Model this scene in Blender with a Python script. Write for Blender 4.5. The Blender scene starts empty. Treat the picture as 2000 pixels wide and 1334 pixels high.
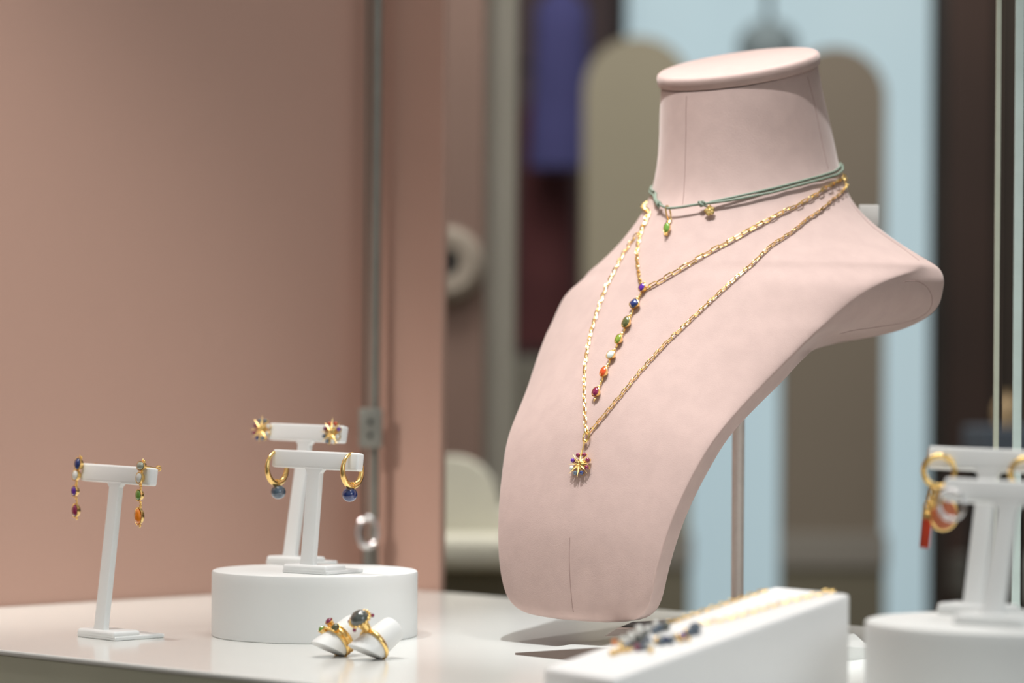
import bpy, bmesh, math, random
import numpy as np
from mathutils import Vector, Matrix
from mathutils.bvhtree import BVHTree
random.seed(7)
S = bpy.context.scene
C = S.collection
PI = math.pi
# ------------------------------------------------------------------ camera, world, lights, exposure
F = 4722.0            # focal length in pixels of the 2000 px frame (85 mm)
TZ = 0.75             # height of the table top
CZ = 0.135            # camera height above the table top
ROLL = math.radians(0.4)
cd = bpy.data.cameras.new('camera'); cam = bpy.data.objects.new('camera', cd); C.objects.link(cam)
cd.sensor_width = 36.0; cd.lens = F/2000*36; cd.shift_y = 153/2000
cam.location = (0, 0, TZ+CZ)
cam.matrix_world = Matrix.Translation((0, 0, TZ+CZ)) @ Matrix.Rotation(PI/2, 4, 'X') @ Matrix.Rotation(ROLL, 4, 'Z')
cd.dof.use_dof = True; cd.dof.focus_distance = 1.43; cd.dof.aperture_fstop = 4.2
cd.clip_start = 0.01
S.camera = cam
S.view_settings.view_transform = 'Standard'; S.view_settings.look = 'None'
S.view_settings.gamma = 1; S.view_settings.use_curve_mapping = False
S.view_settings.exposure = 0.06
W = bpy.data.worlds.new('world'); S.world = W; W.use_nodes = True
nt = W.node_tree; bg = nt.nodes['Background']
tc = nt.nodes.new('ShaderNodeTexCoord'); sp = nt.nodes.new('ShaderNodeSeparateXYZ'); cr = nt.nodes.new('ShaderNodeValToRGB')
mr = nt.nodes.new('ShaderNodeMapRange'); mr.inputs[1].default_value = -1; mr.inputs[2].default_value = 1
nt.links.new(tc.outputs['Generated'], sp.inputs[0]); nt.links.new(sp.outputs[2], mr.inputs[0])
nt.links.new(mr.outputs[0], cr.inputs[0]); nt.links.new(cr.outputs[0], bg.inputs[0])
cr.color_ramp.elements[0].color = (.20, .18, .15, 1); cr.color_ramp.elements[0].position = .3
cr.color_ramp.elements[1].color = (.60, .625, .61, 1); cr.color_ramp.elements[1].position = .75
bg.inputs[1].default_value = 0.52

def area(name, loc, target, power, size, col=(1, .97, .93), spread=None):
    l = bpy.data.lights.new(name, 'AREA'); l.energy = power; l.shape = 'DISK'; l.size = size; l.color = col
    if spread: l.spread = math.radians(spread)
    o = bpy.data.objects.new(name, l); C.objects.link(o); o.location = loc
    o.rotation_euler = (Vector(target)-Vector(loc)).to_track_quat('-Z', 'Y').to_euler()
    return o
def spot(name, loc, target, power, ang, blend, rad, col=(1, .97, .93)):
    l = bpy.data.lights.new(name, 'SPOT'); l.energy = power; l.spot_size = math.radians(ang); l.spot_blend = blend
    l.shadow_soft_size = rad; l.color = col
    o = bpy.data.objects.new(name, l); C.objects.link(o); o.location = loc
    o.rotation_euler = (Vector(target)-Vector(loc)).to_track_quat('-Z', 'Y').to_euler()
    return o
spot('spot_bust', (-0.04, 1.20, TZ+1.38), (0.15, 1.47, TZ+.20), 82, 26, .9, .012, (.95, .99, 1.0))
spot('spot_stands', (-0.38, 1.34, TZ+1.40), (-0.22, 1.47, TZ), 27, 44, .7, .02)
spot('spot_wedge', (0.30, 0.95, TZ+1.35), (0.14, 1.22, TZ), 13, 36, .8, .02)
spot('spot_backdrop', (-0.80, 1.02, TZ+.85), (-0.60, 1.55, TZ+.34), 66, 46, 1.0, .06, (1, .93, .84))
area('ceiling_softbox', (0.0, 1.35, TZ+1.9), (-0.0, 1.45, TZ), 12, .9)
area('right_front_fill', (0.95, -0.15, TZ+.75), (0.12, 1.25, TZ+.05), 5, .9, (.92, .97, 1))  # added unseen fill, brightens the wedge side and other upright faces
area('shop_ceiling_light', (0.3, 3.6, 2.9), (0.3, 4.6, 0.9), 34, 1.2, (1, .95, .88))
area('column_fill', (-0.3, 2.35, 2.5), (-0.1, 3.0, 0.9), 20, .5, (1, .95, .88))  # extra lamp out of view, added to brighten the column and mauve panel

# ------------------------------------------------------------------ pixel helpers for measuring the photograph
cr_, sr_ = math.cos(ROLL), math.sin(ROLL)
CAM = Vector((0, 0, TZ+CZ))
def ray(x, y):
    u = (x-1000)/F; v = (820-y)/F
    return Vector((u*cr_-v*sr_, 1, u*sr_+v*cr_))
def at(x, y, Y):                       # point at depth Y
    return CAM + ray(x, y)*Y
def on(x, y, z=0.0):                   # point on the horizontal plane z above the table
    d = ray(x, y); return CAM + d*((z-CZ)/d.z)

# ------------------------------------------------------------------ materials
def mat(name, col, rough=.5, metal=0, spec=.5, coat=0, emit=None, es=0, sheen=0, noise=0, nscale=200, bump=0, bscale=600, trans=0, ior=1.45, alpha=1, col2=None, sss=0):
    m = bpy.data.materials.new(name); m.use_nodes = True
    n = m.node_tree.nodes; l = m.node_tree.links; p = n['Principled BSDF']
    p.inputs['Base Color'].default_value = (*col, 1); p.inputs['Roughness'].default_value = rough
    p.inputs['Metallic'].default_value = metal; p.inputs['Specular IOR Level'].default_value = spec
    p.inputs['Coat Weight'].default_value = coat; p.inputs['Coat Roughness'].default_value = .05
    p.inputs['Transmission Weight'].default_value = trans; p.inputs['IOR'].default_value = ior
    p.inputs['Alpha'].default_value = alpha
    if sheen: p.inputs['Sheen Weight'].default_value = sheen; p.inputs['Sheen Roughness'].default_value = .4; p.inputs['Sheen Tint'].default_value = (1, .9, .86, 1)
    if sss: p.inputs['Subsurface Weight'].default_value = sss; p.inputs['Subsurface Scale'].default_value = .002
    if emit: p.inputs['Emission Color'].default_value = (*emit, 1); p.inputs['Emission Strength'].default_value = es
    t = n.new('ShaderNodeTexCoord')
    if noise or col2:
        a = n.new('ShaderNodeTexNoise'); a.inputs['Scale'].default_value = nscale; a.inputs['Detail'].default_value = 4
        l.new(t.outputs['Object'], a.inputs['Vector'])
        r = n.new('ShaderNodeValToRGB'); l.new(a.outputs[0], r.inputs[0])
        c2 = col2 or tuple(max(0, c*(1-noise)) for c in col)
        r.color_ramp.elements[0].color = (*c2, 1); r.color_ramp.elements[1].color = (*col, 1)
        r.color_ramp.elements[0].position = .35; r.color_ramp.elements[1].position = .65
        l.new(r.outputs[0], p.inputs['Base Color'])
    if bump:
        b = n.new('ShaderNodeTexNoise'); b.inputs['Scale'].default_value = bscale; b.inputs['Detail'].default_value = 3
        l.new(t.outputs['Object'], b.inputs['Vector'])
        q = n.new('ShaderNodeBump'); q.inputs['Strength'].default_value = bump; q.inputs['Distance'].default_value = .0006
        l.new(b.outputs[0], q.inputs['Height']); l.new(q.outputs[0], p.inputs['Normal'])
    return m
M_velvet = mat('pink_velvet', (.485, .352, .318), .85, spec=.12, sheen=.35, noise=.06, nscale=90, bump=.2, bscale=1500)
M_seam = mat('velvet_seam', (.30, .20, .18), .9)
M_white = mat('white_plastic', (.86, .875, .87), .32, noise=.01, nscale=50)
M_matte = mat('white_matte', (.82, .83, .82), .55, noise=.015, nscale=30)
M_wedge = mat('white_block', (.86, .86, .86), .6, noise=.01, nscale=40)
M_table = mat('table_gloss', (.77, .775, .75), .16, spec=.45, noise=.015, nscale=6)
M_apron = mat('table_side', (.60, .60, .48), .6, noise=.2, nscale=5)
M_edge = mat('table_edge', (.85, .82, .76), .4, noise=.03)
M_pink = mat('pink_panel', (.45, .285, .23), .7, noise=.03, nscale=3)
M_gold = mat('gold', (1.0, .70, .27), .2, metal=1, bump=.15, bscale=500)
M_silver = mat('silver', (.82, .82, .82), .12, metal=1, noise=.02)
M_cord = mat('green_cord', (.21, .26, .20), .6, bump=.3, bscale=2500, noise=.15, nscale=900)
M_steel = mat('brushed_steel', (.25, .25, .225), .4, metal=.6, noise=.15, nscale=30)
M_rod = mat('support_rod', (.72, .63, .57), .35, metal=.2, noise=.05)
M_base = mat('base_brown', (.17, .125, .105), .5, noise=.1, nscale=80)
M_dark = mat('dark_brown', (.018, .013, .010), .6, noise=.5, nscale=4)
M_black = mat('black', (.01, .01, .01), .6, noise=.3)
def gem(name, col, **k):
    return mat(name, col, .06, spec=.8, coat=1, noise=.15, nscale=250, **k)
G = dict(amethyst=gem('amethyst', (.10, .015, .30)), sapphire=gem('sapphire', (.015, .035, .16)),
         olive=gem('olive_stone', (.09, .10, .03)), peridot=gem('peridot', (.22, .30, .03)),
         moon=gem('moonstone', (.70, .76, .72)), carnelian=gem('carnelian', (.62, .07, .01)),
         orange=gem('orange_stone', (.95, .26, .01)), garnet=gem('garnet', (.22, .008, .06)),
         grey=gem('grey_stone', (.09, .10, .09)), green=gem('green_stone', (.17, .33, .05)),
         clear=gem('pale_stone', (.42, .45, .36)), pearl=gem('pearl', (.78, .78, .74)),
         steelblue=gem('steel_blue_stone', (.09, .13, .18)), coral=mat('coral', (.50, .05, .02), .25, noise=.2, nscale=60),
         peach=mat('peach_stone', (.62, .20, .11), .25, noise=.15, nscale=90))

# ------------------------------------------------------------------ object helpers
ROOT = {}
def tagit(o, label, cat, group=None):
    o['label'] = label; o['category'] = cat
    if group: o['group'] = group
def thing(name, label, cat, loc, group=None):
    o = bpy.data.objects.new(name, None); C.objects.link(o); o.location = loc; o.empty_display_size = .02
    ROOT[o] = Vector(loc); tagit(o, label, cat, group); return o
class MB:
    def __init__(s): s.v = []; s.f = []
    def add(s, vs, fs):
        b = len(s.v); s.v += [Vector(v) for v in vs]; s.f += [tuple(b+i for i in f) for f in fs]; return s
    def box(s, c, sz, M=None):
        M = M or Matrix.Identity(3); c = Vector(c)
        vs = [c + M @ Vector((sx*sz[0]/2, sy*sz[1]/2, q*sz[2]/2)) for sx in (-1, 1) for sy in (-1, 1) for q in (-1, 1)]
        return s.add(vs, [(0, 1, 3, 2), (4, 6, 7, 5), (0, 4, 5, 1), (2, 3, 7, 6), (0, 2, 6, 4), (1, 5, 7, 3)])
    def tube(s, pts, r, closed=False, n=8, rs=None, caps=True):
        pts = [Vector(p) for p in pts]; N = len(pts)
        tang = []
        for i in range(N):
            a = pts[(i-1) % N] if (closed or i > 0) else pts[i]; b = pts[(i+1) % N] if (closed or i < N-1) else pts[i]
            t = b-a; tang.append(t.normalized() if t.length > 1e-12 else Vector((0, 0, 1)))
        u = tang[0].orthogonal().normalized(); vs = []
        frames = []
        for i in range(N):
            u = (u - tang[i]*u.dot(tang[i])); u.normalize(); frames.append((u.copy(), tang[i].cross(u)))
        for i, (a, b) in enumerate(frames):
            rr = rs[i] if rs else r
            for k in range(n):
                th = 2*PI*k/n; vs.append(pts[i] + (a*math.cos(th)+b*math.sin(th))*rr)
        fs = []
        off = 0
        if closed:
            a0, b0 = frames[0]; ul = frames[-1][0]; u2 = (ul - tang[0]*ul.dot(tang[0])).normalized()
            ang = math.atan2(u2.dot(b0), u2.dot(a0)); off = round(ang/(2*PI/n))
        for i in range(N if closed else N-1):
            j = (i+1) % N; o2 = off if (closed and j == 0) else 0
            for k in range(n):
                fs.append((i*n+k, i*n+(k+1) % n, j*n+(k+1+o2) % n, j*n+(k+o2) % n))
        if not closed and caps: fs += [tuple(range(n))[::-1], tuple((N-1)*n+k for k in range(n))]
        return s.add(vs, fs)
    def lathe(s, prof, c, M=None, n=32, sx=1, sy=1, power=2):
        # prof list of (r, h) about local z
        M = M or Matrix.Identity(3); c = Vector(c); vs = []
        for r, h in prof:
            for k in range(n):
                th = 2*PI*k/n; a, b = math.cos(th), math.sin(th)
                if power != 2:
                    a = math.copysign(abs(a)**(2/power), a); b = math.copysign(abs(b)**(2/power), b)
                vs.append(c + M @ Vector((r*a*sx, r*b*sy, h)))
        fs = []
        for i in range(len(prof)-1):
            for k in range(n): fs.append((i*n+k, i*n+(k+1) % n, (i+1)*n+(k+1) % n, (i+1)*n+k))
        fs += [tuple(range(n))[::-1], tuple((len(prof)-1)*n+k for k in range(n))]
        return s.add(vs, fs)
    def ball(s, c, r, n=12, M=None, sc=(1, 1, 1)):
        M = M or Matrix.Identity(3); c = Vector(c)
        prof = [(math.sin(PI*i/n)*r+1e-6, -math.cos(PI*i/n)*r) for i in range(n+1)]
        M2 = M @ Matrix.Diagonal(sc)
        return s.lathe(prof, c, M2, n=max(8, n+2))
    def prism(s, poly, a, b):           # poly: list of 2D->3D function results: extrude list of Vector pts by vector
        n = len(poly); a = Vector(a); vs = [Vector(p)+a for p in poly] + [Vector(p)+Vector(b) for p in poly]
        return s.add(vs, [tuple(range(n))[::-1], tuple(range(n, 2*n))] + [(i, (i+1) % n, n+(i+1) % n, n+i) for i in range(n)])
    def build(s, name, m, parent=None, smooth=True, bevel=0, segs=3, angle=40):
        me = bpy.data.meshes.new(name)
        off = Vector((0, 0, 0)); par = parent
        if parent is not None: off = ROOT[parent]
        me.from_pydata([v-off for v in s.v], [], s.f)
        bm = bmesh.new(); bm.from_mesh(me); bmesh.ops.recalc_face_normals(bm, faces=bm.faces[:])
        if bevel:
            es = [e for e in bm.edges if len(e.link_faces) == 2 and e.calc_face_angle(0) > math.radians(angle)]
            bmesh.ops.bevel(bm, geom=es, offset=bevel, segments=segs, profile=.5, affect='EDGES', clamp_overlap=True)
        bm.to_mesh(me); bm.free()
        if smooth:
            me.shade_smooth()
            me.set_sharp_from_angle(angle=math.radians(38))
        me.materials.append(m)
        o = bpy.data.objects.new(name, me); C.objects.link(o)
        if parent is not None: o.parent = parent; ROOT[o] = off
        return o
def frame(z, x):
    z = Vector(z).normalized(); x = Vector(x); x = (x-z*x.dot(z)).normalized(); y = z.cross(x)
    return Matrix((x, y, z)).transposed()
def resample(pts, step):
    pts = [Vector(p) for p in pts]; L = [0]
    for a, b in zip(pts, pts[1:]): L.append(L[-1]+(b-a).length)
    n = max(2, int(round(L[-1]/step))); out = []; j = 0
    for i in range(n+1):
        d = L[-1]*i/n
        while j < len(L)-2 and L[j+1] < d: j += 1
        t = (d-L[j])/max(1e-9, L[j+1]-L[j]); out.append(pts[j].lerp(pts[j+1], min(1, t)))
    return out
def smoothpts(pts, it=2):
    for _ in range(it):
        pts = [pts[0]]+[(pts[i-1]+pts[i]*2+pts[i+1])/4 for i in range(1, len(pts)-1)]+[pts[-1]]
    return pts
def structure(o): o['kind'] = 'structure'; return o

# ------------------------------------------------------------------ the shop room
structure(MB().box((0, 3, -.05), (9, 12, .1)).build('floor', mat('floor', (.26, .23, .17), .5, noise=.2, nscale=2), smooth=False))
structure(MB().box((0, 8.05, 1.6), (9, .1, 3.4)).build('wall_back', mat('wall_back', (.17, .155, .13), .8, noise=.1, nscale=2), smooth=False))
structure(MB().box((-4.45, 3, 1.6), (.1, 12, 3.4)).build('wall_left', mat('wall_left', (.30, .22, .19), .8, noise=.1, nscale=2), smooth=False))
structure(MB().box((4.45, 3, 1.6), (.1, 12, 3.4)).build('wall_right', mat('wall_right', (.10, .08, .07), .8, noise=.1, nscale=2), smooth=False))
wy = 6.6
wx0, wx1 = at(1222, 0, wy).x, at(1822, 0, wy).x
wm = structure(MB().box(((wx0+wx1)/2, wy, 1.45), (wx1-wx0, .04, 2.9)).build('window_1', mat('window_daylight', (.5, .6, .62), .6, emit=(.45, .59, .65), es=.62, col2=(.4, .52, .56), nscale=1.2), smooth=False))

# table -----------------------------------------------------------------
cornL = Vector((-.514, 1.61)); 
def lineint(p, q, r, s_):
    d1 = q-p; d2 = s_-r; k = d1.x*d2.y-d1.y*d2.x; t = ((r.x-p.x)*d2.y-(r.y-p.y)*d2.x)/k; return p+d1*t
def xy(v): return Vector((v.x, v.y))
fa, fb_ = xy(on(0, 1269)), xy(on(420, 1314))
ba, bb = xy(on(0, 1186)), xy(on(420, 1161))
ra, rb = xy(on(850, 1155)), xy(on(1662, 1221))
cL = lineint(fa, fb_, ba, bb); cB = lineint(ba, bb, ra, rb)
cF = fa+(fb_-fa).normalized()*.62; cR = rb+(rb-ra).normalized()*.42
poly = [cL, cF, cR, cB]
t = thing('display_table', 'white glossy display table carrying the bust and jewellery stands', 'table', (.02, 1.5, 0))
MB().prism([Vector((p.x, p.y, 0)) for p in poly], (0, 0, TZ-.0035), (0, 0, TZ)).build('tabletop', M_table, t, smooth=False, bevel=.0012, segs=2)
cen = sum(poly, Vector((0, 0)))/4
ins = [cen+(p-cen)*.997 for p in poly]
MB().prism([Vector((p.x, p.y, 0)) for p in ins], (0, 0, .0), (0, 0, TZ-.0035)).build('cabinet_body', M_apron, t, smooth=False)

# pink backdrop -----------------------------------------------------------
dl = (cB-cL).normalized(); nl = Vector((-dl.y, dl.x))
p0 = cL-dl*.35; o1 = nl*.0015
MB().prism([Vector((p.x, p.y, 0)) for p in (p0+o1, cB+o1, cB+nl*.02, p0+nl*.02)], (0, 0, 0), (0, 0, 1.75)).build('backdrop_panel', M_pink, None, smooth=False, bevel=.001)
o = bpy.data.objects['backdrop_panel']; tagit(o, 'large pink backdrop panel on the left, behind the earring stands', 'panel', 'pink backdrop panels')
dr = (rb-ra).normalized(); nr = Vector((-dr.y, dr.x)); nr = nr if nr.y > 0 else -nr
xe = (858-1000)/F
tt = (xe*cB.y-cB.x)/(dr.x-xe*dr.y); pe = cB+dr*tt
MB().prism([Vector((p.x, p.y, 0)) for p in (cB+nr*.0015, pe+nr*.0015, pe+nr*.008, cB+nr*.008)], (0, 0, 0), (0, 0, 1.75)).build('backdrop_panel', M_pink, None, smooth=False, bevel=.001)
o = bpy.data.objects['backdrop_panel.001']; tagit(o, 'narrow pink return panel right of the steel cable', 'panel', 'pink backdrop panels')

# cable in the corner
cy = cB.y-.035
cx = at(733, 600, cy).x
t = thing('display_cable', 'grey steel cable with clamp and eye hook hanging in the pink corner', 'cable', (cx, cy, TZ))
MB().tube([(cx, cy, TZ), (at(722, 0, cy).x*0+cx, cy, TZ+1.0)], .0042, n=14).build('cable', M_steel, t)
c = at(724, 836, cy-.006)
MB().box(c, (.0185, .010, .031)).build('clamp', M_steel, t, bevel=.001)
cl = bpy.data.objects['clamp']
for dz in (.005, -.006): MB().lathe([(.0012, 0), (.0021, 0), (.0021, .0008), (.0009, .0008)], c+Vector((0, -.0051, dz)), frame((0, -1, 0), (1, 0, 0)), 12).build('screw', M_black, cl)
hc = at(718, 1040, cy-.006)
MB().tube([hc+Vector((math.cos(a)*.0078, math.sin(a)*.002, math.sin(a)*.0115)) for a in [2*PI*k/28 for k in range(28)]], .0024, True, 10).build('eye_hook', M_silver, t)
MB().tube([hc+Vector((0, 0, -.0115)), Vector((hc.x+.001, hc.y, TZ+.012)), Vector((hc.x+.001, hc.y, TZ+.0))], .0036, n=10).build('hook_shank', M_steel, t)

# ------------------------------------------------------------------ risers
def riser(c, r, h, label, g):
    prof = [(0.0005, 0), (r-.0006, 0), (r, .0006)]+[(r, h*k/6) for k in range(1, 6)]+[(r, h-.0015), (r-.0004, h-.0005), (r-.0015, h), (r*.5, h), (.0005, h)]
    o = MB().lathe(prof, (c[0], c[1], TZ), n=96).build('display_riser', M_matte); tagit(o, label, 'riser', g)
RH = .0406
RC1 = (at(615, 1180, 1.509).x, 1.509); RC2 = (at(1955, 1216, 1.149).x, 1.149)
riser(RC1, .064, RH, 'round white riser carrying two earring stands, behind the rings', 'round white risers')
riser(RC2, .064, RH, 'round white riser at the right edge, below the gold hoop earrings', 'round white risers')

# ------------------------------------------------------------------ earring stands
def stand(fx, fy, z0, tx, ty, psi, L, bw, bd, label, barh=.0110, bart=.0062, stw=.0102):
    psi = math.radians(psi); e1 = Vector((math.cos(psi), -math.sin(psi), 0)); e2 = Vector((math.sin(psi), math.cos(psi), 0)); Z = Vector((0, 0, 1))
    B = on(fx, fy, z0); B0 = B+e2*.0042
    r = ray(tx, ty); k = (r.x*B0.y-B0.x)/(e2.x-r.x*e2.y); T = B0+e2*k; T.z = CAM.z+r.z*T.y
    t = thing('earring_stand', label, 'stand', (B.x, B.y, B.z), 'white T shaped earring stands')
    R = Matrix((e1, e2, Z)).transposed()
    # base: thin plate with a raised front half
    m = MB()
    m.box(B+e2*bd/2+Z*.0013, (bw, bd, .0026), R)
    b = m.build('base', M_white, t, bevel=.0009)
    MB().box(B+e2*.0095+Z*.0034, (bw*.97, .0200, .0044), R).build('base_pad', M_white, b, bevel=.0020, segs=5)
    # stem
    th = .0042; m = MB(); vs = []
    zt = T.z-barh*.35; D = T-B0
    zs = [z0+TZ+.0025, z0+TZ+.0045, z0+TZ+.008]; zs += [zs[-1]+(zt-.004-zs[-1])*k/8 for k in range(1, 9)]+[zt-.002, zt]
    for z in zs:
        q = (z-B0.z)/(T.z-B0.z); c = B0+D*q-e2*(bart-th)*.46; w = stw/2*(1.02-.08*q)
        if z < z0+TZ+.007: w += .0022*(1-(z-z0-TZ-.0025)/.0045)**2
        dtop = (T.z-barh/2)-z
        if dtop < .003: w += .0026*(1-max(0, dtop)/.003)**2
        for a, b2 in ((-1, -1), (1, -1), (1, 1), (-1, 1)): vs.append(Vector((c.x, c.y, z))+e1*a*w+e2*b2*th/2)
    n = len(zs)
    m.add(vs, [(0, 3, 2, 1), tuple(4*(n-1)+k for k in range(4))]+[(4*i+k, 4*i+(k+1) % 4, 4*i+4+(k+1) % 4, 4*i+4+k) for i in range(n-1) for k in range(4)])
    m.build('stem', M_white, t, bevel=.0006, segs=2, angle=50)
    # crossbar tilted with the stem
    lean = math.atan2(D.xy.length, D.z); e1b = (e1-Z*.022).normalized(); e1 = e1b; up = (Z*math.cos(lean)+e2*math.sin(lean)); up = (up-e1*up.dot(e1)).normalized()
    R2 = Matrix((e1, up.cross(e1), up)).transposed()
    MB().box(T, (L, bart, barh), R2).build('crossbar', M_white, t, bevel=.0015, segs=4)
    front = -(up.cross(e1)); front = front if front.dot(e2) < 0 else -front
    return dict(T=T, e1=e1, e2=e2, up=up, front=front, L=L, bart=bart, barh=barh)
SA = stand(187, 1248, 0, 232, 927, 45, .072, .0400, .037, 'white T shaped earring stand standing alone on the table at far left')
SB = stand(594, 1121, RH, 620, 899, 36, .0690, .0360, .035, 'shorter white earring stand in front on the middle riser, with gold hoops')
SC = stand(558, 1104, RH, 601, 846, 38, .0650, .0360, .030, 'taller white earring stand behind on the middle riser, with star studs')
SD = stand(1893, 1203, RH, 1936, 899, 38, .0690, .0370, .030, 'rear white earring stand on the right riser, with gold hoops and red charms')
SE = stand(1930, 1224, RH, 1975, 963, 38, .0690, .0370, .030, 'front white earring stand on the right riser, nearest the camera')

# ------------------------------------------------------------------ the bust
YAW = math.radians(40)
BF = Vector((-math.sin(YAW), -math.cos(YAW), 0)); BS = Vector((math.cos(YAW), -math.sin(YAW), 0)); B0 = Vector((.145, 1.56, TZ))
def bl(f, s, z): return B0 + BF*f + BS*s + Vector((0, 0, z))
#     z     fc     w     fe    fbe    wb    fb    e   tilt
SL = [(.0160, .163, .018, .161, .155, .017, .156, .5, 0),
      (.0175, .167, .036, .163, .153, .035, .154, .45, 0),
      (.0210, .1695, .047, .164, .151, .045, .154, .40, 0),
      (.0290, .171, .0545, .1655, .1505, .052, .154, .35, 0),
      (.0450, .1722, .0590, .166, .150, .056, .154, .35, 0),
      (.0650, .1724, .0630, .163, .146, .060, .153, .35, 0),
      (.0850, .168, .0675, .157, .139, .064, .148, .35, 0),
      (.1080, .161, .0735, .146, .127, .070, .140, .35, 0),
      (.1260, .154, .0790, .1355, .1155, .075, .132, .35, 0),
      (.1470, .144, .0855, .112, .091, .082, .121, .35, 0),
      (.1650, .131, .0935, .093, .070, .089, .104, .35, 0),
      (.1740, .125, .0980, .083, .055, .089, .088, .35, 0),
      (.1800, .121, .1005, .077, .015, .068, .040, .35, 0),
      (.1860, .117, .1035, .0695, -.040, .050, -.050, .35, 0),
      (.1900, .1143, .1055, .065, -.048, .075, -.060, .35, 0),
      (.1950, .1110, .1070, .058, -.048, .098, -.063, .35, 0),
      (.2070, .1030, .1130, .042, -.040, .125, -.066, .35, 0),
      (.2170, .0965, .1190, .025, -.036, .1300, -.067, .35, 0),
      (.2230, .0927, .1225, .009, -.036, .1310, -.067, .35, 0),
      (.2280, .0895, .1258, -.010, -.037, .1290, -.067, .36, 0),
      (.2320, .0870, .1260, -.018, -.037, .1260, -.067, .38, 0),
      (.2370, .0837, .1180, -.022, -.036, .1180, -.067, .42, 0),
      (.2470, .0772, .1010, -.022, -.034, .1010, -.068, .50, 0),
      (.2620, .0672, .0800, -.020, -.030, .0800, -.069, .70, 0),
      (.2770, .0580, .0660, -.015, -.022, .0660, -.070, .88, .02),
      (.2960, .0535, .0575, -.012, -.014, .0575, -.071, 1.0, .06),
      (.3180, .0515, .0540, -.008, -.008, .0540, -.067, 1.0, .14),
      (.3400, .0508, .0518, -.002, -.002, .0518, -.057, 1.0, .25),
      (.3580, .0505, .0503, .0, .0, .0503, -.0505, 1.0, .32)]
A = np.array(SL)
def pchip(x, y, xn):
    h = np.diff(x); d = np.diff(y)/h; m = np.zeros_like(y)
    for i in range(1, len(x)-1):
        if d[i-1]*d[i] > 0:
            w1 = 2*h[i]+h[i-1]; w2 = h[i]+2*h[i-1]; m[i] = (w1+w2)/(w1/d[i-1]+w2/d[i])
    m[0] = d[0]; m[-1] = d[-1]; out = []
    for q in xn:
        i = min(len(h)-1, max(0, int(np.searchsorted(x, q)-1))); t = (q-x[i])/h[i]
        out.append((2*t**3-3*t*t+1)*y[i]+(t**3-2*t*t+t)*h[i]*m[i]+(-2*t**3+3*t*t)*y[i+1]+(t**3-t*t)*h[i]*m[i+1])
    return np.array(out)
tk = np.arange(len(SL)); tn = np.linspace(0, len(SL)-1, (len(SL)-1)*6+1)
zn = pchip(tk.astype(float), A[:, 0], tn)
par = np.stack([zn]+[pchip(A[:, 0], A[:, j], zn) for j in range(1, A.shape[1])], 1)
zg = np.arange(.016, .358, .001); kern = np.exp(-.5*(np.arange(-24, 25)/8.0)**2); kern /= kern.sum()
for j in (1, 2, 3):
    g0_ = np.interp(zg, zn, par[:, j]); ext = np.concatenate([np.full(24, g0_[0]), g0_, np.full(24, g0_[-1])])
    sm = np.interp(zn, zg, np.convolve(ext, kern, 'valid'))
    up1 = .215 if j == 1 else .205
    wgt = np.clip((zn-.045)/.03, 0, 1)*np.clip(((.26 if j == 1 else up1)-zn)/.02, 0, 1); par[:, j] = par[:, j]*(1-wgt)+sm*wgt
NF, NS, NB = 44, 9, 26
rings = []
for z, fc, w, fe, fbe, wb, fb, e, tilt in par:
    half = []
    for k in range(NF):
        th = PI/2*k/NF; q = math.sin(th); g = (1-e)*(1-q*q)+e*math.sqrt(max(0, 1-q*q)); half.append((fe+(fc-fe)*g, w*q))
    for k in range(NS):
        a = k/NS; half.append((fe+(fbe-fe)*a, w+(wb-w)*a))
    for k in range(NB+1):
        th = PI/2*(1-k/NB); q = math.sin(th); g = (1-e)*(1-q*q)+e*math.sqrt(max(0, 1-q*q)); half.append((fbe+(fb-fbe)*g, wb*q))
    full = np.array(half+[(f, -s) for f, s in half[-2:0:-1]])
    for _ in range(3 if e < .95 else 1):
        full = (np.roll(full, 1, 0)+2*full+np.roll(full, -1, 0))/4
    rings.append([bl(f, s, z-tilt*f-(tilt/.32)*.045*s) for f, s in full])
nR = len(rings[0])
# soften between rings
arr = np.array([[list(p) for p in r] for r in rings])
for _ in range(8):
    arr[1:-1] = (arr[:-2]+2*arr[1:-1]+arr[2:])/4
m = MB(); vs = [Vector(p) for r in arr for p in r]
fs = [(i*nR+k, i*nR+(k+1) % nR, (i+1)*nR+(k+1) % nR, (i+1)*nR+k) for i in range(len(rings)-1) for k in range(nR)]
fs += [tuple(range(nR))[::-1], tuple((len(rings)-1)*nR+k for k in range(nR))]
m.add(vs, fs)
bust = thing('display_bust', 'pink velvet necklace bust with neck and shoulders, standing right of centre', 'display bust', B0)
torso = m.build('torso', M_velvet, bust)
BV = BVHTree.FromPolygons([v.copy() for v in m.v], [f for f in m.f])
def hit(x, y):
    d = ray(x, y).normalized(); p, n, i, dist = BV.ray_cast(CAM, d)
    if p is None:                               # just outside the outline: nearest surface point
        q = CAM+d*1.5; 
        best = None
        for k in range(60):
            q = CAM+d*(1.35+.006*k); p2, n2, i2, di = BV.find_nearest(q)
            if best is None or di < best[2]: best = (p2, n2, di)
        p, n = best[0], best[1]
    if n.dot(d) > 0 and False: n = -n
    return p, n
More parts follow.
